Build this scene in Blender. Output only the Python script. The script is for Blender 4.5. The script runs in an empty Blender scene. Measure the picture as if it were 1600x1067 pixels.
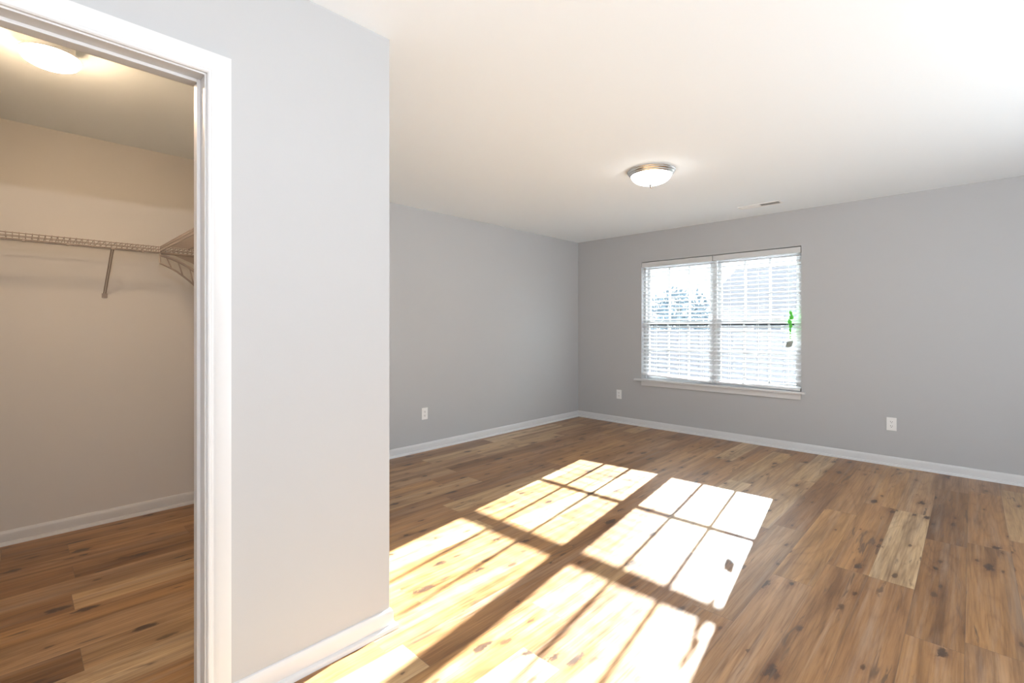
import bpy, bmesh, math, random
from mathutils import Vector, Matrix
random.seed(7)
C = bpy.context.scene.collection
scene = bpy.context.scene

# ------------------------------------------------------------------ camera
F_PX, YAW, HORIZON = 746.4, math.radians(43.9), 512.1
CAM_H = 1.244
cd = bpy.data.cameras.new('camera')
cam = bpy.data.objects.new('camera', cd); C.objects.link(cam)
cam.location = (0, 0, CAM_H)
cam.rotation_euler = (math.pi/2, 0, YAW)
cd.sensor_fit = 'HORIZONTAL'; cd.sensor_width = 36.0
cd.lens = F_PX/1600*36.0
cd.shift_y = -(533.5-HORIZON)/1600
cd.clip_start = 0.02; cd.clip_end = 500
scene.camera = cam

# ------------------------------------------------------------------ light
SKY, LOW_FILL = 1.75, 3.8
w = bpy.data.worlds.new('sky'); scene.world = w; w.use_nodes = True
bg = w.node_tree.nodes['Background']
# pale sky above the horizon, bright fill light added below it to lift the ceiling
wn = w.node_tree; wtc = wn.nodes.new('ShaderNodeTexCoord'); wsp = wn.nodes.new('ShaderNodeSeparateXYZ'); wr = wn.nodes.new('ShaderNodeValToRGB')
wmr = wn.nodes.new('ShaderNodeMapRange'); wmr.inputs['From Min'].default_value = -1; wmr.inputs['From Max'].default_value = 1
wn.links.new(wtc.outputs['Generated'], wsp.inputs[0]); wn.links.new(wsp.outputs[2], wmr.inputs[0]); wn.links.new(wmr.outputs[0], wr.inputs[0])
g = LOW_FILL/SKY
el = wr.color_ramp.elements
el[0].position = 0.485; el[0].color = (g*0.87, g*0.945, g, 1)
el[1].position = 0.515; el[1].color = (0.83, 0.915, 1.0, 1)
wn.links.new(wr.outputs[0], bg.inputs['Color'])
bg.inputs['Strength'].default_value = SKY

sd = bpy.data.lights.new('sun', 'SUN'); sd.energy = 66; sd.angle = math.radians(0.45); sd.color = (0.88, 0.95, 1.0)
so = bpy.data.objects.new('sun', sd); C.objects.link(so)
so.rotation_euler = Vector((0.148, -1.0, -0.372)).to_track_quat('-Z', 'Y').to_euler()
so.location = (-3, 12, 6)

# the flash the room was photographed with, on its stand above the camera
fd = bpy.data.lights.new('flash', 'POINT'); fd.energy = 45; fd.shadow_soft_size = 0.02; fd.color = (0.97, 0.98, 1.0)
fo = bpy.data.objects.new('flash', fd); C.objects.link(fo); fo.location = (0.15, -0.03, 2.0)

vs = scene.view_settings
scene.display_settings.display_device = 'sRGB'
vs.view_transform = 'Standard'; vs.look = 'None'; vs.gamma = 1.0; vs.exposure = 0.46
vs.use_curve_mapping = False
scene.cycles.diffuse_bounces = 8
scene.cycles.max_bounces = 16
scene.cycles.transparent_max_bounces = 24

# ------------------------------------------------------------------ helpers
def mat(name, col, rough=0.5, metal=0.0, spec=0.5, emit=None, estr=0.0, bump=0.0, bscale=200.0, var=0.0):
    m = bpy.data.materials.new(name); m.use_nodes = True
    nt = m.node_tree; b = nt.nodes['Principled BSDF']
    b.inputs['Roughness'].default_value = rough
    b.inputs['Metallic'].default_value = metal
    b.inputs['Specular IOR Level'].default_value = spec
    b.inputs['Base Color'].default_value = (*col, 1)
    if emit:
        b.inputs['Emission Color'].default_value = (*emit, 1)
        b.inputs['Emission Strength'].default_value = estr
    tc = nt.nodes.new('ShaderNodeTexCoord')
    n = nt.nodes.new('ShaderNodeTexNoise'); n.inputs['Scale'].default_value = bscale; n.inputs['Detail'].default_value = 3
    nt.links.new(tc.outputs['Object'], n.inputs['Vector'])
    if bump:
        bp = nt.nodes.new('ShaderNodeBump'); bp.inputs['Strength'].default_value = bump; bp.inputs['Distance'].default_value = 0.002
        nt.links.new(n.outputs['Fac'], bp.inputs['Height']); nt.links.new(bp.outputs['Normal'], b.inputs['Normal'])
    if var:
        mx = nt.nodes.new('ShaderNodeMix'); mx.data_type = 'RGBA'
        mx.inputs[6].default_value = (*[c*(1-var) for c in col], 1); mx.inputs[7].default_value = (*[min(1, c*(1+var)) for c in col], 1)
        n2 = nt.nodes.new('ShaderNodeTexNoise'); n2.inputs['Scale'].default_value = bscale*0.05; n2.inputs['Detail'].default_value = 4
        nt.links.new(tc.outputs['Object'], n2.inputs['Vector'])
        nt.links.new(n2.outputs['Fac'], mx.inputs[0]); nt.links.new(mx.outputs[2], b.inputs['Base Color'])
    return m

def box(bm, x0, x1, y0, y1, z0, z1, bev=0.0):
    r = bmesh.ops.create_cube(bm, size=1.0)
    vs_ = r['verts']
    bmesh.ops.scale(bm, vec=(x1-x0, y1-y0, z1-z0), verts=vs_)
    bmesh.ops.translate(bm, vec=((x0+x1)/2, (y0+y1)/2, (z0+z1)/2), verts=vs_)
    if bev:
        es = list({e for v in vs_ for e in v.link_edges})
        bmesh.ops.bevel(bm, geom=es, offset=bev, segments=2, affect='EDGES', profile=0.7)

def tube(bm, pts, r, seg=8, cap=True):
    pts = [Vector(p) for p in pts]; rings = []
    for i, p in enumerate(pts):
        d = (pts[min(i+1, len(pts)-1)]-pts[max(i-1, 0)]).normalized()
        up = Vector((0, 0, 1)) if abs(d.z) < 0.9 else Vector((1, 0, 0))
        a = d.cross(up).normalized(); b = d.cross(a).normalized()
        rings.append([bm.verts.new(p+(a*math.cos(t)+b*math.sin(t))*r) for t in [2*math.pi*k/seg for k in range(seg)]])
    for A, B in zip(rings, rings[1:]):
        for k in range(seg):
            bm.faces.new((A[k], A[(k+1) % seg], B[(k+1) % seg], B[k]))
    if cap:
        bm.faces.new(rings[0][::-1]); bm.faces.new(rings[-1])

def lathe(bm, prof, cx=0, cy=0, cz=0, seg=48):
    rings = []
    for r, z in prof:
        if r < 1e-6: rings.append([bm.verts.new((cx, cy, cz+z))])
        else: rings.append([bm.verts.new((cx+r*math.cos(2*math.pi*k/seg), cy+r*math.sin(2*math.pi*k/seg), cz+z)) for k in range(seg)])
    for A, B in zip(rings, rings[1:]):
        if len(A) == 1 and len(B) == 1: continue
        for k in range(seg):
            k2 = (k+1) % seg
            if len(A) == 1: bm.faces.new((A[0], B[k2], B[k]))
            elif len(B) == 1: bm.faces.new((A[k], A[k2], B[0]))
            else: bm.faces.new((A[k], A[k2], B[k2], B[k]))

def sweep(bm, path, prof, place, closed_path=False):
    """prof: closed outline (offset along the left normal of the path, height); place maps (u, v, height) to 3-D."""
    P = [Vector(p) for p in path]; n = len(P); rings = []
    for i, p in enumerate(P):
        def nrm(a, b):
            d = (b-a).normalized(); return Vector((-d.y, d.x))
        if i == 0: m = nrm(P[0], P[1])
        elif i == n-1: m = nrm(P[-2], P[-1])
        else:
            n1, n2 = nrm(P[i-1], p), nrm(p, P[i+1]); m = (n1+n2)/(1+n1.dot(n2))
        rings.append([bm.verts.new(place(p.x+m.x*o, p.y+m.y*o, h)) for o, h in prof])
    k = len(prof)
    for A, B in zip(rings, rings[1:]):
        for j in range(k):
            bm.faces.new((A[j], A[(j+1) % k], B[(j+1) % k], B[j]))
    bm.faces.new(rings[0][::-1]); bm.faces.new(rings[-1])

def obj(name, bm, m, parent=None, smooth=False, loc=None):
    bmesh.ops.recalc_face_normals(bm, faces=bm.faces)
    me = bpy.data.meshes.new(name); bm.to_mesh(me); bm.free()
    if smooth:
        for p in me.polygons: p.use_smooth = True
    me.materials.append(m)
    o = bpy.data.objects.new(name, me); C.objects.link(o)
    if parent: o.parent = parent
    if loc: o.location = loc
    return o

def soft(o, ang=35):
    for p in o.data.polygons: p.use_smooth = True
    es = o.modifiers.new('edges', 'EDGE_SPLIT'); es.split_angle = math.radians(ang)
    return o

def struct(o): o['kind'] = 'structure'; return o
def thing(name, label, cat, loc=(0, 0, 0), rotz=0, group=None):
    o = bpy.data.objects.new(name, None); C.objects.link(o); o.empty_display_size = 0.1
    o.location = loc; o.rotation_euler = (0, 0, rotz)
    o['label'] = label; o['category'] = cat
    if group: o['group'] = group
    return o
def B(): return bmesh.new()

# ------------------------------------------------------------------ materials
M_wall = mat('grey_wall_paint', (0.475, 0.478, 0.485), 0.75, spec=0.25, bump=0.06, bscale=300)
M_closet = mat('brightened_closet_wall', (0.68, 0.66, 0.64), 0.75, spec=0.2, bump=0.06, bscale=300)  # wall paint lightened in the closet to stand in for missing light
M_ceil = mat('white_ceiling_paint', (0.85, 0.905, 0.95), 0.9, spec=0.1, bump=0.1, bscale=250)
M_trim = mat('white_trim_paint', (0.66, 0.66, 0.665), 0.38, spec=0.45, bump=0.02, bscale=120)
M_vinyl = mat('white_vinyl', (0.55, 0.56, 0.57), 0.4)
M_slat = mat('white_faux_wood', (0.72, 0.72, 0.73), 0.42, bump=0.02, bscale=80)
M_head = mat('shaded_headrail', (0.60, 0.60, 0.60), 0.45)  # blind white darkened here, the headrail's shade put into its colour
M_cord = mat('white_cord', (0.75, 0.75, 0.74), 0.8)
M_dark = mat('dark_strip', (0.045, 0.055, 0.06), 0.5)
M_plate = mat('white_plastic', (0.85, 0.85, 0.84), 0.35)
M_slot = mat('dark_slot', (0.03, 0.03, 0.03), 0.6)
M_wire = mat('taupe_wire', (0.33, 0.28, 0.25), 0.45)  # one even taupe for all shelf wire
M_nickel = mat('brushed_nickel', (0.74, 0.74, 0.74), 0.25, metal=1.0, bump=0.02, bscale=60)
M_bowl = mat('frosted_glass_bowl', (0.93, 0.93, 0.91), 0.3, emit=(1, 0.98, 0.95), estr=9.0)
M_lampglass = mat('lit_opal_glass', (0.9, 0.88, 0.85), 0.35, emit=(1.0, 0.72, 0.45), estr=82.0)
M_vent = mat('white_vent_metal', (0.85, 0.85, 0.84), 0.45)
M_duct = mat('vent_interior', (0.12, 0.12, 0.12), 0.8)

def glass_material():
    m = bpy.data.materials.new('window_glass'); m.use_nodes = True; nt = m.node_tree
    nt.nodes.remove(nt.nodes['Principled BSDF']); out = nt.nodes['Material Output']
    t = nt.nodes.new('ShaderNodeBsdfTransparent'); t.inputs['Color'].default_value = (0.96, 0.98, 0.97, 1)
    g = nt.nodes.new('ShaderNodeBsdfGlossy'); g.inputs['Roughness'].default_value = 0.02
    fr = nt.nodes.new('ShaderNodeFresnel'); fr.inputs['IOR'].default_value = 1.45
    mx = nt.nodes.new('ShaderNodeMixShader')
    nt.links.new(fr.outputs[0], mx.inputs[0]); nt.links.new(t.outputs[0], mx.inputs[1]); nt.links.new(g.outputs[0], mx.inputs[2])
    nt.links.new(mx.outputs[0], out.inputs['Surface'])
    return m
M_glass = glass_material()

def floor_material():
    m = bpy.data.materials.new('rustic_oak_planks'); m.use_nodes = True; nt = m.node_tree; N = nt.nodes; L = nt.links
    b = N['Principled BSDF']
    def sock(x, s):
        if isinstance(x, (int, float)): s.default_value = x
        else: L.new(x, s)
    def math_(op, a, b_=0.0, c=0.0):
        n = N.new('ShaderNodeMath'); n.operation = op; sock(a, n.inputs[0]); sock(b_, n.inputs[1]); sock(c, n.inputs[2]); return n.outputs[0]
    def comb(x, y, z=0.0):
        n = N.new('ShaderNodeCombineXYZ'); sock(x, n.inputs[0]); sock(y, n.inputs[1]); sock(z, n.inputs[2]); return n.outputs[0]
    def white(v):
        n = N.new('ShaderNodeTexWhiteNoise'); n.noise_dimensions = '3D'; L.new(v, n.inputs['Vector']); return n
    def noise(v, scale, det=4, rough=0.55, dist=0.0):
        n = N.new('ShaderNodeTexNoise'); L.new(v, n.inputs['Vector']); n.inputs['Scale'].default_value = scale
        n.inputs['Detail'].default_value = det; n.inputs['Roughness'].default_value = rough; n.inputs['Distortion'].default_value = dist
        return n.outputs['Fac']
    def ramp(fac, stops):
        n = N.new('ShaderNodeValToRGB'); L.new(fac, n.inputs[0]); cr = n.color_ramp
        while len(cr.elements) < len(stops): cr.elements.new(0.5)
        for e, (p, c) in zip(cr.elements, stops): e.position = p; e.color = (*c, 1) if len(c) == 3 else c
        return n.outputs[0]
    def mix(f, a, b_, mode='MIX'):
        n = N.new('ShaderNodeMix'); n.data_type = 'RGBA'; n.blend_type = mode; sock(f, n.inputs[0])
        for x, s in ((a, n.inputs[6]), (b_, n.inputs[7])):
            if isinstance(x, tuple): s.default_value = (*x, 1)
            else: L.new(x, s)
        return n.outputs[2]
    tc = N.new('ShaderNodeTexCoord'); sp = N.new('ShaderNodeSeparateXYZ'); L.new(tc.outputs['Object'], sp.inputs[0])
    X, Y = sp.outputs[0], sp.outputs[1]
    u = math_('DIVIDE', math_('ADD', X, 0.373+0.177*40), 0.177)
    col = math_('FLOOR', u); fu = math_('FRACT', u)
    off = white(comb(col, 3.7)).outputs['Value']
    v = math_('ADD', math_('DIVIDE', math_('ADD', Y, 12.2+0.27), 1.22), off)
    row = math_('FLOOR', v); fv = math_('FRACT', v)
    pid = white(comb(col, row, 1.3)); R1 = pid.outputs['Value']
    pc = N.new('ShaderNodeSeparateColor'); L.new(pid.outputs['Color'], pc.inputs[0])
    R2, R3 = pc.outputs[1], pc.outputs[2]
    # plank tone
    tone = ramp(R1, [(0.0, (0.28, 0.138, 0.051)), (0.15, (0.45, 0.238, 0.092)), (0.32, (0.34, 0.174, 0.074)), (0.50, (0.51, 0.280, 0.108)), (0.64, (0.42, 0.240, 0.122)), (0.80, (0.58, 0.370, 0.175)), (1.0, (0.66, 0.470, 0.270))])
    sx = math_('ADD', X, math_('MULTIPLY', R2, 7.0)); sy = math_('ADD', Y, math_('MULTIPLY', R3, 9.0))
    zz = math_('MULTIPLY', R1, 13.0)
    # broad light-dark bands along the plank
    broad = noise(comb(math_('MULTIPLY', sx, 15.0), math_('MULTIPLY', sy, 0.75), zz), 1.0, 5, 0.62, 0.5)
    c1 = mix(ramp(broad, [(0.34, (1, 1, 1)), (0.5, (0.35, 0.35, 0.35)), (0.66, (0, 0, 0))]), tone, (0.50, 0.46, 0.44), 'MULTIPLY')
    # cathedral grain: contour lines of a stretched noise
    cn = noise(comb(math_('MULTIPLY', sx, 4.5), math_('MULTIPLY', sy, 0.5), zz), 1.0, 2, 0.5, 0.35)
    ring = math_('ABSOLUTE', math_('SUBTRACT', math_('FRACT', math_('MULTIPLY', cn, 15.0)), 0.5))
    c2 = mix(ramp(ring, [(0.0, (0.40, 0.40, 0.40)), (0.16, (0.10, 0.10, 0.10)), (0.32, (0, 0, 0))]), c1, (0.62, 0.52, 0.44), 'MULTIPLY')
    # fine pores
    fine = noise(comb(math_('MULTIPLY', sx, 130.0), math_('MULTIPLY', sy, 4.0), zz), 1.0, 3, 0.6)
    c3 = mix(ramp(fine, [(0.36, (0.6, 0.6, 0.6)), (0.56, (0, 0, 0))]), c2, (0.62, 0.55, 0.50), 'MULTIPLY')
    # lime-washed grey streaks
    lime = noise(comb(math_('MULTIPLY', sx, 22.0), math_('MULTIPLY', sy, 0.9), math_('ADD', zz, 4.0)), 1.0, 5, 0.65, 0.4)
    c4 = mix(ramp(lime, [(0.50, (0, 0, 0)), (0.80, (0.32, 0.32, 0.32))]), c3, (0.52, 0.44, 0.36))
    # knots and cracks
    wob = noise(comb(math_('MULTIPLY', sx, 45.0), math_('MULTIPLY', sy, 22.0), zz), 1.0, 3, 0.65)
    wob = math_('SUBTRACT', wob, 0.5)
    cur = c4
    for fx, fy, lo, sz, dep in ((4.6, 1.9, 0.30, 0.088, 1.0), (9.0, 3.6, 0.66, 0.10, 0.75)):
        vo = N.new('ShaderNodeTexVoronoi'); vo.voronoi_dimensions = '2D'; vo.feature = 'F1'; vo.inputs['Scale'].default_value = 1.0
        L.new(comb(math_('ADD', math_('MULTIPLY', sx, fx), math_('MULTIPLY', wob, 0.20)), math_('ADD', math_('MULTIPLY', sy, fy), math_('MULTIPLY', wob, 0.24)), 0.0), vo.inputs['Vector'])
        kr = N.new('ShaderNodeSeparateColor'); L.new(vo.outputs['Color'], kr.inputs[0])
        size = math_('MULTIPLY', math_('GREATER_THAN', kr.outputs[0], lo), math_('ADD', sz*0.45, math_('MULTIPLY', kr.outputs[1], sz)))
        q = math_('DIVIDE', vo.outputs['Distance'], math_('ADD', size, 0.0001))
        halo = ramp(math_('MULTIPLY', q, 0.36), [(0.25, (0.60*dep,)*3), (1.0, (0, 0, 0))])
        cur = mix(halo, cur, (0.62, 0.50, 0.42), 'MULTIPLY')
        knot = ramp(q, [(0.0, (1.0*dep,)*3), (0.6, (0.85*dep,)*3), (0.9, (0.2,)*3), (1.0, (0, 0, 0))])
        cur = mix(knot, cur, (0.060, 0.032, 0.020))
    crack = noise(comb(math_('MULTIPLY', sx, 30.0), math_('MULTIPLY', sy, 3.2), math_('ADD', zz, 8.0)), 1.0, 3, 0.55, 1.0)
    cmask = noise(comb(math_('MULTIPLY', sx, 5.0), math_('MULTIPLY', sy, 1.2), math_('ADD', zz, 21.0)), 1.0, 2, 0.5)
    cf = math_('MULTIPLY', crack, ramp(cmask, [(0.42, (0.78,)*3), (0.62, (1, 1, 1))]))
    c7 = mix(ramp(cf, [(0.575, (0, 0, 0)), (0.67, (0.82,)*3)]), cur, (0.12, 0.070, 0.042))
    # joints
    eu = math_('MINIMUM', fu, math_('SUBTRACT', 1.0, fu)); ev = math_('MINIMUM', fv, math_('SUBTRACT', 1.0, fv))
    ju = math_('LESS_THAN', math_('MULTIPLY', eu, 0.177), 0.0009); jv = math_('LESS_THAN', math_('MULTIPLY', ev, 1.22), 0.0012)
    j = math_('MULTIPLY', math_('MAXIMUM', ju, jv), 0.55)
    c8 = mix(j, c7, (0.12, 0.08, 0.055))
    L.new(c8, b.inputs['Base Color'])
    rg = math_('ADD', 0.27, math_('MULTIPLY', fine, 0.12)); L.new(rg, b.inputs['Roughness'])
    b.inputs['Specular IOR Level'].default_value = 0.5
    bp = N.new('ShaderNodeBump'); bp.inputs['Strength'].default_value = 0.12; bp.inputs['Distance'].default_value = 0.001
    L.new(math_('SUBTRACT', fine, math_('MULTIPLY', j, 2.0)), bp.inputs['Height']); L.new(bp.outputs['Normal'], b.inputs['Normal'])
    return m
M_floor = floor_material()

# ------------------------------------------------------------------ the room (metres; camera above the origin, window wall along +Y)
H = 2.44
XL, YB = -3.995, 5.493          # left wall face, window wall face
XN, XN2 = -1.742, -1.857        # closet partition: room face, closet face
YE, YC = 1.076, 0.93            # alcove end wall: room face, closet face
YCL = -0.10                    # closet side wall face
XR, YS = 1.6, -1.6              # how far the shell reaches behind the camera
WX0, WX1, WZ0, WZ1 = -3.012, -1.238, 0.578, 2.072   # window opening
DY0, DY1, DZ = -0.10, 0.413, 2.042                 # door opening (jamb faces)

b = B(); box(b, XL-0.2, XR, YS, YB+0.1, -0.12, 0); struct(obj('floor', b, M_floor))
b = B(); box(b, XL-0.2, XR, YS, YB+0.17, H, H+0.12); struct(obj('ceiling', b, M_ceil))
b = B(); box(b, XL-0.17, XL, YC+0.05, YB+0.17, 0, H); struct(obj('wall_left', b, M_wall))
b = B(); box(b, XL-0.17, XL, YS, YC+0.05, 0, H); struct(obj('wall_closet_rear', b, M_closet))
b = B()
box(b, XL, WX0, YB, YB+0.17, 0, H); box(b, WX1, XR, YB, YB+0.17, 0, H)
box(b, WX0, WX1, YB, YB+0.17, 0, WZ0-0.02); box(b, WX0, WX1, YB, YB+0.17, WZ1, H)
struct(obj('wall_back', b, M_wall))
b = B()
box(b, XN2, XN, DY1+0.018, YE, 0, H); box(b, XN2, XN, YS, DY0-0.018, 0, H)
box(b, XN2, XN, DY0-0.018, DY1+0.018, DZ+0.018, H)
struct(obj('wall_partition', b, M_wall))
b = B(); box(b, XL, XN2, YC, YE, 0, H); struct(obj('wall_end', b, M_wall))
b = B(); box(b, XL, XN2, YCL-0.12, YCL, 0, H); struct(obj('wall_closet_side', b, M_closet))

b = B(); box(b, XN2, XR, YS-0.15, YS, 0, H); struct(obj('wall_rear', b, M_wall))
b = B(); box(b, XR, XR+0.15, YS, 1.2, 0, H); box(b, XR, XR+0.15, 4.15, YB, 0, H); struct(obj('wall_right', b, M_wall))   # gap added in this unseen wall to let in the world's fill light

# baseboards with a quarter-round shoe, swept along the foot of the walls
BB = [(0, 0), (0.030, 0), (0.0295, 0.008), (0.026, 0.0145), (0.020, 0.0185), (0.0135, 0.020), (0.0135, 0.062), (0.011, 0.071), (0.006, 0.079), (0, 0.081)]
flat = lambda u, v, h: (u, v, h)
def baseboard(name, path):
    b = B(); sweep(b, path, BB, flat); return soft(struct(obj(name, b, M_trim)), 25)
baseboard('baseboard_back', [(XR, YB), (XL, YB), (XL, YE), (XN, YE), (XN, DY1+0.0705)][:3])
baseboard('baseboard_partition', [(XL, YE), (XN, YE), (XN, DY1+0.071)])
baseboard('baseboard_closet', [(XN2, YC), (XL, YC), (XL, YCL), (XN2, YCL)])

# closet doorway: jambs, stops and mitred casing
def yz(x, s): return lambda u, v, h: (x+s*h, u, v)
dj = B()
box(dj, XN2, XN, DY1, DY1+0.018, 0, DZ+0.018); box(dj, XN2, XN, DY0-0.018, DY0, 0, DZ+0.018); box(dj, XN2, XN, DY0, DY1, DZ, DZ+0.018)
door = struct(obj('door_1', dj, M_trim))
b = B(); box(b, -1.828, -1.79, DY1-0.010, DY1, 0, DZ, 0.002); box(b, -1.828, -1.79, DY0, DY0+0.010, 0, DZ, 0.002); box(b, -1.828, -1.79, DY0+0.01, DY1-0.01, DZ-0.010, DZ, 0.002)
struct(obj('door_stop', b, M_trim, door))
CAS = [(0, 0), (0, 0.009), (0.004, 0.0125), (0.010, 0.0125), (0.0125, 0.0095), (0.018, 0.0095), (0.024, 0.0125), (0.036, 0.0155), (0.060, 0.0175), (0.066, 0.0165), (0.0665, 0.012), (0.0665, 0)]
pth = [(DY0-0.005, 0), (DY0-0.005, DZ+0.005), (DY1+0.005, DZ+0.005), (DY1+0.005, 0)]
b = B(); sweep(b, pth, CAS, yz(XN, 1)); soft(struct(obj('casing', b, M_trim, door)), 20)
b = B(); sweep(b, pth, CAS, yz(XN2, -1)); soft(struct(obj('casing', b, M_trim, door)), 20)

# ------------------------------------------------------------------ window: frame, two double-hung units, stool, apron
XM = -2.125
b = B()
FY0, FY1 = YB+0.062, YB+0.165
box(b, WX0, WX0+0.030, FY0, FY1, WZ0, WZ1, 0.002); box(b, WX1-0.030, WX1, FY0, FY1, WZ0, WZ1, 0.002)
box(b, XM-0.026, XM+0.026, FY0, FY1, WZ0, WZ1, 0.002)
for x0, x1 in ((WX0+0.03, XM-0.026), (XM+0.026, WX1-0.03)):
    box(b, x0, x1, FY0, FY1, WZ1-0.030, WZ1, 0.002); box(b, x0, x1, FY0, FY1, WZ0, WZ0+0.030, 0.002)
win = struct(obj('window_1', b, M_vinyl))
def sash(x0, x1, z0, z1, y, bot, top, st, cross=True):
    b = B(); d = 0.028
    box(b, x0, x0+st, y, y+d, z0, z1, 0.002); box(b, x1-st, x1, y, y+d, z0, z1, 0.002)
    box(b, x0+st, x1-st, y, y+d, z0, z0+bot, 0.002); box(b, x0+st, x1-st, y, y+d, z1-top, z1, 0.002)
    gx0, gx1, gz0, gz1 = x0+st, x1-st, z0+bot, z1-top
    for k in (1, 2):
        x = gx0+(gx1-gx0)*k/3; box(b, x-0.012, x+0.012, y+0.008, y+0.020, gz0, gz1)
    z = (gz0+gz1)/2
    for k in range(3 if cross else 0):
        xa = gx0+(gx1-gx0)*k/3+(0.012 if k else 0); xb = gx0+(gx1-gx0)*(k+1)/3-(0.012 if k < 2 else 0)
        box(b, xa, xb, y+0.008, y+0.020, z-0.012, z+0.012)
    s = struct(obj('sash', b, M_vinyl, win))
    b = B(); box(b, gx0-0.004, gx1+0.004, y+0.012, y+0.016, gz0-0.004, gz1+0.004); struct(obj('pane', b, M_glass, s)); return s
for x0, x1 in ((WX0+0.030, XM-0.026), (XM+0.026, WX1-0.030)):
    s_low = sash(x0, x1, WZ0+0.030, 1.325, YB+0.075, 0.052, 0.056, 0.038)
    sash(x0, x1, 1.290, WZ1-0.030, YB+0.108, 0.036, 0.045, 0.038, cross=False)
    gw = (x1-x0-0.076)/3
    b = B()
    for k in range(3): box(b, x0+0.038+gw*k+0.012, x0+0.038+gw*(k+1)-0.012, YB+0.0725, YB+0.0752, 1.270, 1.286)
    struct(obj('sash_strip', b, M_dark, s_low))  # thin dark segments across the top rail of the lower sash
b = B()
box(b, WX0-0.085, WX1+0.038, YB-0.045, YB, WZ0-0.002, WZ0+0.020, 0.004); box(b, WX0, WX1, YB, FY0, WZ0-0.020, WZ0+0.020)
struct(obj('window_sill', b, M_trim, win))
b = B(); box(b, WX0+0.005, WX1-0.002, YB-0.016, YB, WZ0-0.060, WZ0-0.002, 0.003); struct(obj('apron', b, M_trim, win))

# ------------------------------------------------------------------ blinds
def blind(x0, x1, zl, zr, label):
    root = thing('window_blind', label, 'blind', ((x0+x1)/2, YB+0.028, WZ1), 0, 'horizontal blinds in the double window')
    L_ = x1-x0; hx = L_/2
    b = B(); box(b, -hx, hx, -0.027, 0.027, -0.066, -0.009, 0.002); obj('headrail', b, M_head, root)
    n, top = 29, -0.092
    b = B(); tilt = math.radians(19.5); hw = 0.025; th = 0.0024
    bl, br = zl-WZ1+0.030, zr-WZ1+0.030
    for i in range(n):
        t = i/(n-1)
        za = top+(bl-top)*t; zb = top+(br-top)*t
        # the pitch stays even until the last few slats, which follow the slanting bottom rail
        zc = top-0.0455*i
        k = max(0.0, (t-0.80)/0.20)
        za = zc*(1-k)+za*k; zb = zc*(1-k)+zb*k
        tl = tilt+math.radians(random.uniform(-0.8, 0.8))
        ring = []
        for xx, zz in ((-hx+0.003, za), (hx-0.003, zb)):
            up, dn = [], []
            for s in (-1, -0.5, 0, 0.5, 1):
                y, z = s*hw, 0.0012*(1-s*s)
                up.append((y*math.cos(tl)-(z+th/2)*math.sin(tl), y*math.sin(tl)+(z+th/2)*math.cos(tl)))
                dn.append((y*math.cos(tl)-(z-th/2)*math.sin(tl), y*math.sin(tl)+(z-th/2)*math.cos(tl)))
            ring.append([b.verts.new((xx, p[0], zz+p[1])) for p in up+dn[::-1]])
        A, B_ = ring; m_ = len(A)
        for j in range(m_): b.faces.new((A[j], A[(j+1) % m_], B_[(j+1) % m_], B_[j]))
        b.faces.new(A[::-1]); b.faces.new(B_)
    obj('slat_panel', b, M_slat, root)
    b = B(); box(b, -hx+0.003, hx-0.003, -0.025, 0.025, -0.009, 0.009, 0.003)
    r = obj('bottom_rail', b, M_slat, root, loc=(0, 0, (zl+zr)/2-WZ1+0.010)); r.rotation_euler = (0, -math.atan2(zr-zl, L_), 0)
    for fx in (-0.30, 0.03, 0.36):
        b = B(); zb = (zl+(zr-zl)*(0.5+fx))-WZ1+0.018
        for y in (-0.026, 0.026): tube(b, [(fx*L_, y, -0.064), (fx*L_, y, zb)], 0.0011, 6)
        tube(b, [(fx*L_+0.012, -0.004, -0.064), (fx*L_+0.012, -0.004, zb)], 0.0011, 6)
        obj('ladder_cord', b, M_cord, root)
    return root
b1 = blind(WX0+0.006, XM-0.004, 0.650, 0.612, 'left white horizontal blind, its bottom rail hanging crooked over the sill')
b2 = blind(XM+0.004, WX1-0.006, 0.622, 0.606, 'right white horizontal blind with its bottom rail level above the sill')
# lift cords of the right blind hang at its left end
b = B()
for dx, zb in ((0.030, -1.42), (0.042, -1.38)):
    tube(b, [(-0.4345+dx, -0.031, -0.06), (-0.4345+dx, -0.031, zb)], 0.0014, 6)
    lathe(b, [(0, 0.0), (0.004, 0.0), (0.006, -0.028), (0, -0.030)], -0.4345+dx, -0.031, zb, 10)
obj('lift_cord', b, M_cord, b2)

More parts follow.
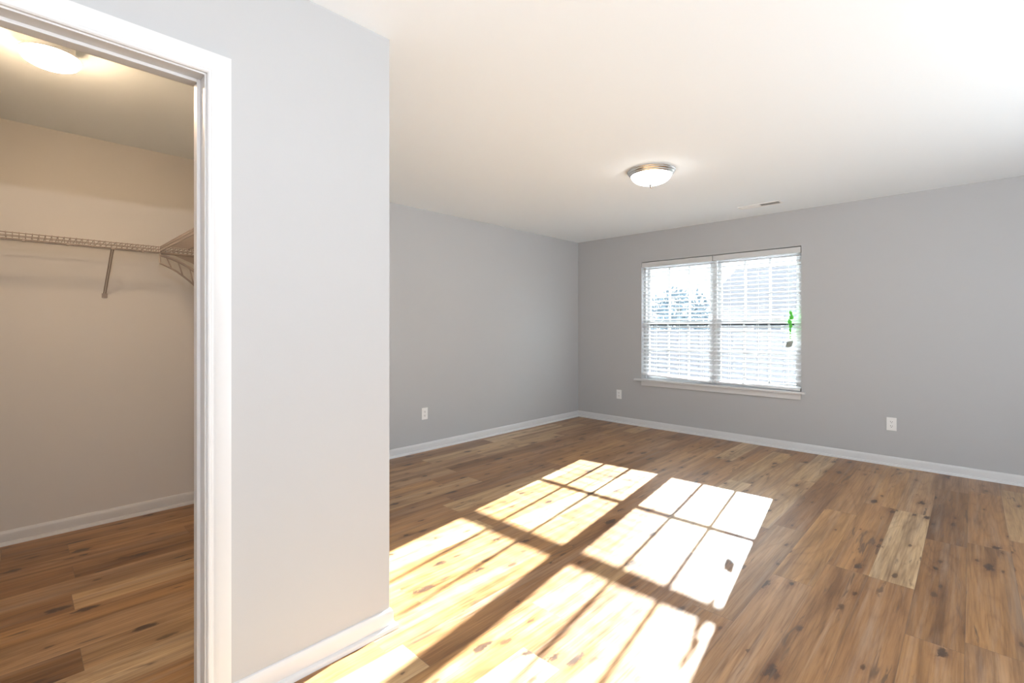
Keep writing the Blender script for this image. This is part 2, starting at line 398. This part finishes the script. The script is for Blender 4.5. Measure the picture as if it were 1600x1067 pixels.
# ------------------------------------------------------------------ leaf ornament hanging on the glass
M_green = mat('green_translucent_leaf', (0.10, 0.62, 0.06), 0.35)
M_greyleaf = mat('grey_stone_leaf', (0.30, 0.33, 0.30), 0.6)
M_lime = mat('lime_bead', (0.45, 0.80, 0.22), 0.35)
M_line = mat('fine_line', (0.6, 0.75, 0.55), 0.5)
OY = YB-0.010
orn = thing('window_ornament', 'green leaf chain with a grey leaf hanging at the right side of the window', 'ornament', (-1.336*OY/5.493, OY, 1.39))
def leaf(bm, cx, cz, ln, wd, ang, thick=0.005):
    outl = [(0, 0.5), (0.28, 0.28), (0.5, 0.02), (0.36, -0.26), (0.0, -0.5), (-0.36, -0.26), (-0.5, 0.02), (-0.28, 0.28)]
    c, s = math.cos(ang), math.sin(ang)
    f, k = [], []
    for x, z in outl:
        x *= wd; z *= ln
        px, pz = cx+x*c-z*s, cz+x*s+z*c
        f.append(bm.verts.new((px, -0.001, pz))); k.append(bm.verts.new((px, 0.001, pz)))
    a = bm.verts.new((cx, -thick, cz)); d = bm.verts.new((cx, thick, cz)); m_ = len(outl)
    for j in range(m_):
        bm.faces.new((f[j], f[(j+1) % m_], a)); bm.faces.new((k[j], k[(j+1) % m_], d)); bm.faces.new((f[j], f[(j+1) % m_], k[(j+1) % m_], k[j]))
b = B(); tube(b, [(0, 0, 0.62), (0, 0, -0.30)], 0.0007, 6); obj('line', b, M_line, orn)
for cx, cz, ln, wd, an in ((0.004, 0.005, 0.055, 0.032, 0.2), (0.010, -0.040, 0.060, 0.045, -0.35), (-0.006, -0.085, 0.060, 0.040, 0.3), (0.004, -0.128, 0.055, 0.034, -0.2), (0.0, -0.170, 0.045, 0.026, 0.1)):
    b = B(); leaf(b, cx, cz, ln, wd, an); obj('green_leaf', b, M_green, orn)
for cz in (-0.205, -0.232, -0.256):
    b = B(); bmesh.ops.create_icosphere(b, subdivisions=2, radius=0.008, matrix=Matrix.Translation((0, 0, cz))); obj('bead', b, M_lime, orn, smooth=True)
b = B(); leaf(b, -0.008, -0.312, 0.095, 0.062, -0.75, 0.006); obj('grey_leaf', b, M_greyleaf, orn)

# ------------------------------------------------------------------ outlets
def outlet(name_loc, rotz, label):
    root = thing('wall_outlet', label, 'outlet', name_loc, rotz, 'duplex wall outlets')
    b = B(); box(b, -0.036, 0.036, -0.006, 0, -0.059, 0.059, 0.003); obj('cover_plate', b, M_plate, root)
    for s in (1, -1):
        b = B(); zc = 0.0195*s
        pts = []
        for k in range(24):
            t = 2*math.pi*k/24; x, z = 0.0172*math.cos(t), 0.0172*math.sin(t); z = max(-0.0135, min(0.0135, z)); pts.append((x, z))
        A = [b.verts.new((x, -0.0075, zc+z)) for x, z in pts]; D = [b.verts.new((x, -0.004, zc+z)) for x, z in pts]
        b.faces.new(A)
        for k in range(24): b.faces.new((A[k], A[(k+1) % 24], D[(k+1) % 24], D[k]))
        r = obj('receptacle', b, M_plate, root)
        b = B()
        box(b, -0.0080, -0.0050, -0.0080, -0.0070, zc-0.001, zc+0.008); box(b, 0.0050, 0.0080, -0.0080, -0.0070, zc, zc+0.007)
        tube(b, [(0, -0.0080, zc-0.0075), (0, -0.0070, zc-0.0075)], 0.0028, 10)
        obj('slot', b, M_slot, r)
    b = B(); tube(b, [(0, -0.0078, 0), (0, -0.005, 0)], 0.0032, 12); obj('screw', b, M_plate, root)
    return root
outlet((XL, 2.873, 0.375), math.pi/2, 'white duplex outlet on the left wall beyond the grey corner')
outlet((-3.334, YB, 0.372), 0, 'white duplex outlet on the window wall, left of the window')
outlet((-0.522, YB, 0.374), 0, 'white duplex outlet on the window wall, right of the window')

# ------------------------------------------------------------------ ceiling light in the room
cl = thing('ceiling_light', 'flush ceiling light with ribbed nickel ring and frosted glass bowl', 'ceiling light', (-1.757, 3.352, H))
b = B(); lathe(b, [(0.172, 0), (0.178, -0.004), (0.178, -0.010), (0.171, -0.014), (0.172, -0.020), (0.168, -0.025), (0.161, -0.028), (0.162, -0.034), (0.156, -0.040), (0.150, -0.042), (0.144, -0.036), (0.0, -0.030)])
soft(obj('pan', b, M_nickel, cl), 40)
b = B(); pr = [(0.147, -0.040)]
for k in range(1, 13):
    t = k/12*math.pi/2; pr.append((0.147*math.cos(t)**1.0 if k < 12 else 0.0, -0.040-0.068*math.sin(t)))
lathe(b, pr); obj('glass_bowl', b, M_bowl, cl, smooth=True)
b = B(); lathe(b, [(0.0, -0.104), (0.017, -0.106), (0.019, -0.111), (0.012, -0.116), (0.013, -0.122), (0.008, -0.132), (0.0, -0.138)], seg=20); obj('finial', b, M_nickel, cl, smooth=True)

# ------------------------------------------------------------------ ceiling register
vt = thing('ceiling_vent', 'white louvered ceiling vent near the window wall', 'vent', (-1.485, 5.02, H))
b = B()
box(b, -0.190, 0.190, -0.060, -0.042, -0.006, 0, 0.0015); box(b, -0.190, 0.190, 0.042, 0.060, -0.006, 0, 0.0015)
box(b, -0.190, -0.172, -0.042, 0.042, -0.006, 0, 0.0015); box(b, 0.172, 0.190, -0.042, 0.042, -0.006, 0, 0.0015); box(b, -0.006, 0.006, -0.042, 0.042, -0.006, 0)
obj('vent_frame', b, M_vent, vt)
b = B(); box(b, -0.172, 0.172, -0.042, 0.042, -0.0012, -0.0002); obj('duct_opening', b, M_duct, vt)
for s in (-1, 1):
    b = B()
    for k in range(6):
        yc = -0.035+0.014*k
        a = math.radians(38)*s
        x0, x1 = (-0.171, -0.007) if s < 0 else (0.007, 0.171)
        hw = 0.0058 if s < 0 else 0.0050
        q = [(yc-hw*math.cos(a), -0.0045-hw*math.sin(a)*0.5), (yc+hw*math.cos(a), -0.0045+hw*math.sin(a)*0.5)]
        v = [b.verts.new((x, y, z+d)) for d in (0, 0.0008) for x in (x0, x1) for y, z in q]
        for f in ((0, 1, 3, 2), (4, 5, 7, 6), (0, 1, 5, 4), (2, 3, 7, 6), (0, 2, 6, 4), (1, 3, 7, 5)): b.faces.new([v[i] for i in f])
    obj('louver_bank', b, M_vent, vt)

# ------------------------------------------------------------------ closet: lamp and wire shelves
lt = thing('closet_light', 'lit mushroom-shaped opal ceiling lamp inside the closet', 'ceiling light', (-2.785, 0.102, H))
b = B(); lathe(b, [(0.078, 0), (0.078, -0.030), (0.074, -0.040), (0.0, -0.040)]); soft(obj('lamp_base', b, M_plate, lt), 40)
b = B(); lathe(b, [(0.072, -0.040), (0.088, -0.043), (0.095, -0.049), (0.097, -0.058)]); obj('rim', b, M_plate, lt, smooth=True)
b = B(); lathe(b, [(0.097, -0.058), (0.095, -0.070), (0.086, -0.083), (0.068, -0.093), (0.040, -0.099), (0, -0.101)])
obj('lamp_shade', b, M_lampglass, lt, smooth=True)

SZ = 1.757
sh = thing('wire_shelf', 'wire shelf along the closet rear wall under the lamp', 'shelf', (0, 0, 0))
sh2 = thing('wire_shelf', 'short wire shelf returning along the closet side wall at right', 'shelf', (0, 0, 0))
xb, xf = XL+0.006, -3.690
b = B()
y = YCL+0.012
while y < YC-0.005:
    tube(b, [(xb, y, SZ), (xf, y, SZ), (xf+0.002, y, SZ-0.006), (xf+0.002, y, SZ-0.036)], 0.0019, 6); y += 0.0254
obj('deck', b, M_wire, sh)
for (x, z, r) in ((xb, SZ-0.004, 0.0026), (xf, SZ-0.0035, 0.0028), (xf+0.003, SZ-0.018, 0.0024), (xf+0.003, SZ-0.036, 0.0032), (-3.84, SZ-0.004, 0.0026)):
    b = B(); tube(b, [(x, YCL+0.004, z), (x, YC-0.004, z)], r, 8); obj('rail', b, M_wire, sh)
# diagonal brace and its wall foot
b = B(); p0, p1 = Vector((xf-0.002, 0.402, SZ-0.034)), Vector((XL+0.006, 0.394, 1.462))
for dy in (-0.005, 0.005): tube(b, [p0+Vector((0, dy, 0)), p1+Vector((0, dy, 0))], 0.0035, 8)
box(b, xf-0.012, xf+0.008, 0.393, 0.411, SZ-0.048, SZ-0.034, 0.002)
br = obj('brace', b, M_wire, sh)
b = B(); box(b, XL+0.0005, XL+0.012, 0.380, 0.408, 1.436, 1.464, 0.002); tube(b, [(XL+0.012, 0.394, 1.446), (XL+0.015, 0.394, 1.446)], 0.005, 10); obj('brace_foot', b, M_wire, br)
for yc in (0.030, 0.205, 0.545):
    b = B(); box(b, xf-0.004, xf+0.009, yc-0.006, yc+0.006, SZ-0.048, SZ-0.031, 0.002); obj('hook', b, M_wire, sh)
# return shelf
yf, yb = 0.632, YC-0.006
b = B(); x = xf+0.022
while x < -2.2:
    tube(b, [(x, yb, SZ), (x, yf, SZ), (x, yf-0.002, SZ-0.006), (x, yf-0.002, SZ-0.036)], 0.0019, 6); x += 0.0254
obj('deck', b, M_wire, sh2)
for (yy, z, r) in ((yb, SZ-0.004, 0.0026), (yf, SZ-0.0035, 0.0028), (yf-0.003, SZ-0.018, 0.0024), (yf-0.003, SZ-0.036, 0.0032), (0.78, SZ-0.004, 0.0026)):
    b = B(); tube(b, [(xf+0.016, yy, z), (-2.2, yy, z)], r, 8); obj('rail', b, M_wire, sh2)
# curved lattice bracket that carries the corner
b = B(); bx = xf+0.024
def arc(p0, p1, p2, n=10): return [tuple((1-t)**2*a+2*t*(1-t)*m_+t*t*c for a, m_, c in zip(p0, p1, p2)) for t in [i/n for i in range(n+1)]]
outer = arc((bx, 0.628, 1.650), (bx, 0.780, 1.590), (bx, YC-0.004, 1.380))
inner = arc((bx, 0.628, 1.700), (bx, 0.790, 1.670), (bx, YC-0.004, 1.500))
tube(b, outer, 0.006, 8); tube(b, inner, 0.009, 8)
tube(b, [(bx, 0.628, 1.722), (bx, 0.628, 1.645)], 0.005, 8)
tube(b, [(bx, YC-0.005, 1.70), (bx, YC-0.005, 1.37)], 0.006, 8)
tube(b, [(bx, 0.628, 1.712), (bx, YC-0.004, 1.712)], 0.006, 8)
for k in (2, 4, 6, 8): tube(b, [outer[k], inner[k-1]], 0.0045, 8)
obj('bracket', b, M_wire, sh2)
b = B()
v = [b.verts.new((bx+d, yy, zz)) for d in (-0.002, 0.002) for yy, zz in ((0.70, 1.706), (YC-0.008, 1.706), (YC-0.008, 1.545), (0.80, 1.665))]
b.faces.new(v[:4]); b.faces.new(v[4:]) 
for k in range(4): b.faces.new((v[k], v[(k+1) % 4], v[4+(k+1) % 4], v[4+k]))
obj('dark_plate', b, M_wire, sh2)  # flat dark plate in the upper corner of the bracket

# ------------------------------------------------------------------ outside the window
M_bounce = mat('bounce_ground', (0.72, 0.72, 0.71), 0.95, var=0.08, bscale=40)  # ground colour paled to bounce sunlight up through the window, hidden by the fence
M_siding = mat('pale_siding', (0.32, 0.315, 0.34), 0.8, var=0.04)
M_roof = mat('grey_shingles', (0.33, 0.325, 0.35), 0.9, var=0.12, bscale=60)
M_leafm = mat('blue_green_foliage', (0.15, 0.20, 0.235), 0.8, var=0.2, bscale=30)
M_bark = mat('grey_bark', (0.22, 0.2, 0.18), 0.9)
M_wing = mat('dark_window_pane', (0.16, 0.17, 0.19), 0.15)
b = B(); box(b, -40, 30, YB+0.3, 60, -0.55, -0.35); o = struct(obj('ground', b, M_bounce))
hs = thing('house', 'pale grey neighbouring house seen through the right blind', 'house', (-3.2, 19.5, -0.35))
b = B(); box(b, -4.2, 4.2, 0, 7, 0, 2.5)
for k in range(14): box(b, -4.2, 4.2, -0.025, 0, 0.02+0.177*k, 0.02+0.177*k+0.165)
obj('wall', b, M_siding, hs)
b = B(); v = [b.verts.new(p) for p in [(-4.6, -0.4, 2.45), (4.6, -0.4, 2.45), (4.6, 3.5, 4.3), (-4.6, 3.5, 4.3), (-4.6, 7.4, 2.45), (4.6, 7.4, 2.45)]]
b.faces.new((v[0], v[1], v[2], v[3])); b.faces.new((v[3], v[2], v[5], v[4])); b.faces.new((v[0], v[3], v[4])); b.faces.new((v[1], v[5], v[2])); b.faces.new((v[0], v[4], v[5], v[1]))
obj('roof', b, M_roof, hs)
for xx in (-2.3, 1.2):
    b = B(); box(b, xx-0.55, xx+0.55, -0.06, -0.026, 0.85, 2.05, 0.01); fr = obj('window', b, M_vinyl, hs)
    b = B(); box(b, xx-0.46, xx+0.46, -0.068, -0.061, 0.94, 1.96); obj('pane', b, M_wing, fr)
def bush(name, label, cat, loc, r, hgt, seed, trunk):
    rnd = random.Random(seed)
    root = thing(name, label, cat, loc)
    b = B()
    for k in range(1500):
        th, u = rnd.uniform(0, 2*math.pi), rnd.uniform(-1, 1); rr = rnd.uniform(0.55, 1.0)
        d = Vector((math.cos(th)*math.sqrt(1-u*u), math.sin(th)*math.sqrt(1-u*u), u))
        c = Vector((d.x*r*rr, d.y*r*rr, trunk+hgt/2+d.z*hgt/2*rr))
        s = rnd.uniform(0.05, 0.11); a = Vector((rnd.uniform(-1, 1), rnd.uniform(-1, 1), rnd.uniform(-1, 1))).normalized(); e = a.cross(d).normalized() if a.cross(d).length > 0.01 else Vector((0, 0, 1))
        v = [b.verts.new(c+a*s), b.verts.new(c+e*s*0.5), b.verts.new(c-a*s), b.verts.new(c-e*s*0.5)]
        b.faces.new(v)
    obj('foliage', b, M_leafm, root)
    b = B(); tube(b, [(0, 0, 0), (0.02, 0.01, trunk+hgt*0.3), (0.05, 0, trunk+hgt*0.7)], 0.07, 8); obj('trunk', b, M_bark, root)
bush('tree', 'blue-green round tree seen through the left blind', 'tree', (-6.1, 13.2, -0.35), 1.15, 1.9, 3, 0.85)
M_fence = mat('white_fence_boards', (0.20, 0.20, 0.22), 0.7)
fn = thing('fence', 'low white board fence outside, below the tree', 'fence', (-4.2, 9.6, -0.35))
b = B()
for k in range(38): box(b, -4.18+0.22*k, -3.97+0.22*k, -0.012, 0.012, 0.05, 1.56)
obj('board_panel', b, M_fence, fn)
for z in (0.25, 1.35):
    b = B(); box(b, -4.18, 4.18, 0.013, 0.055, z-0.045, z+0.045); obj('rail', b, M_fence, fn)
for x in (-4.1, -2.05, 0.0, 2.05, 4.1):
    b = B(); box(b, x-0.05, x+0.05, 0.056, 0.156, 0, 1.62); obj('post', b, M_fence, fn)
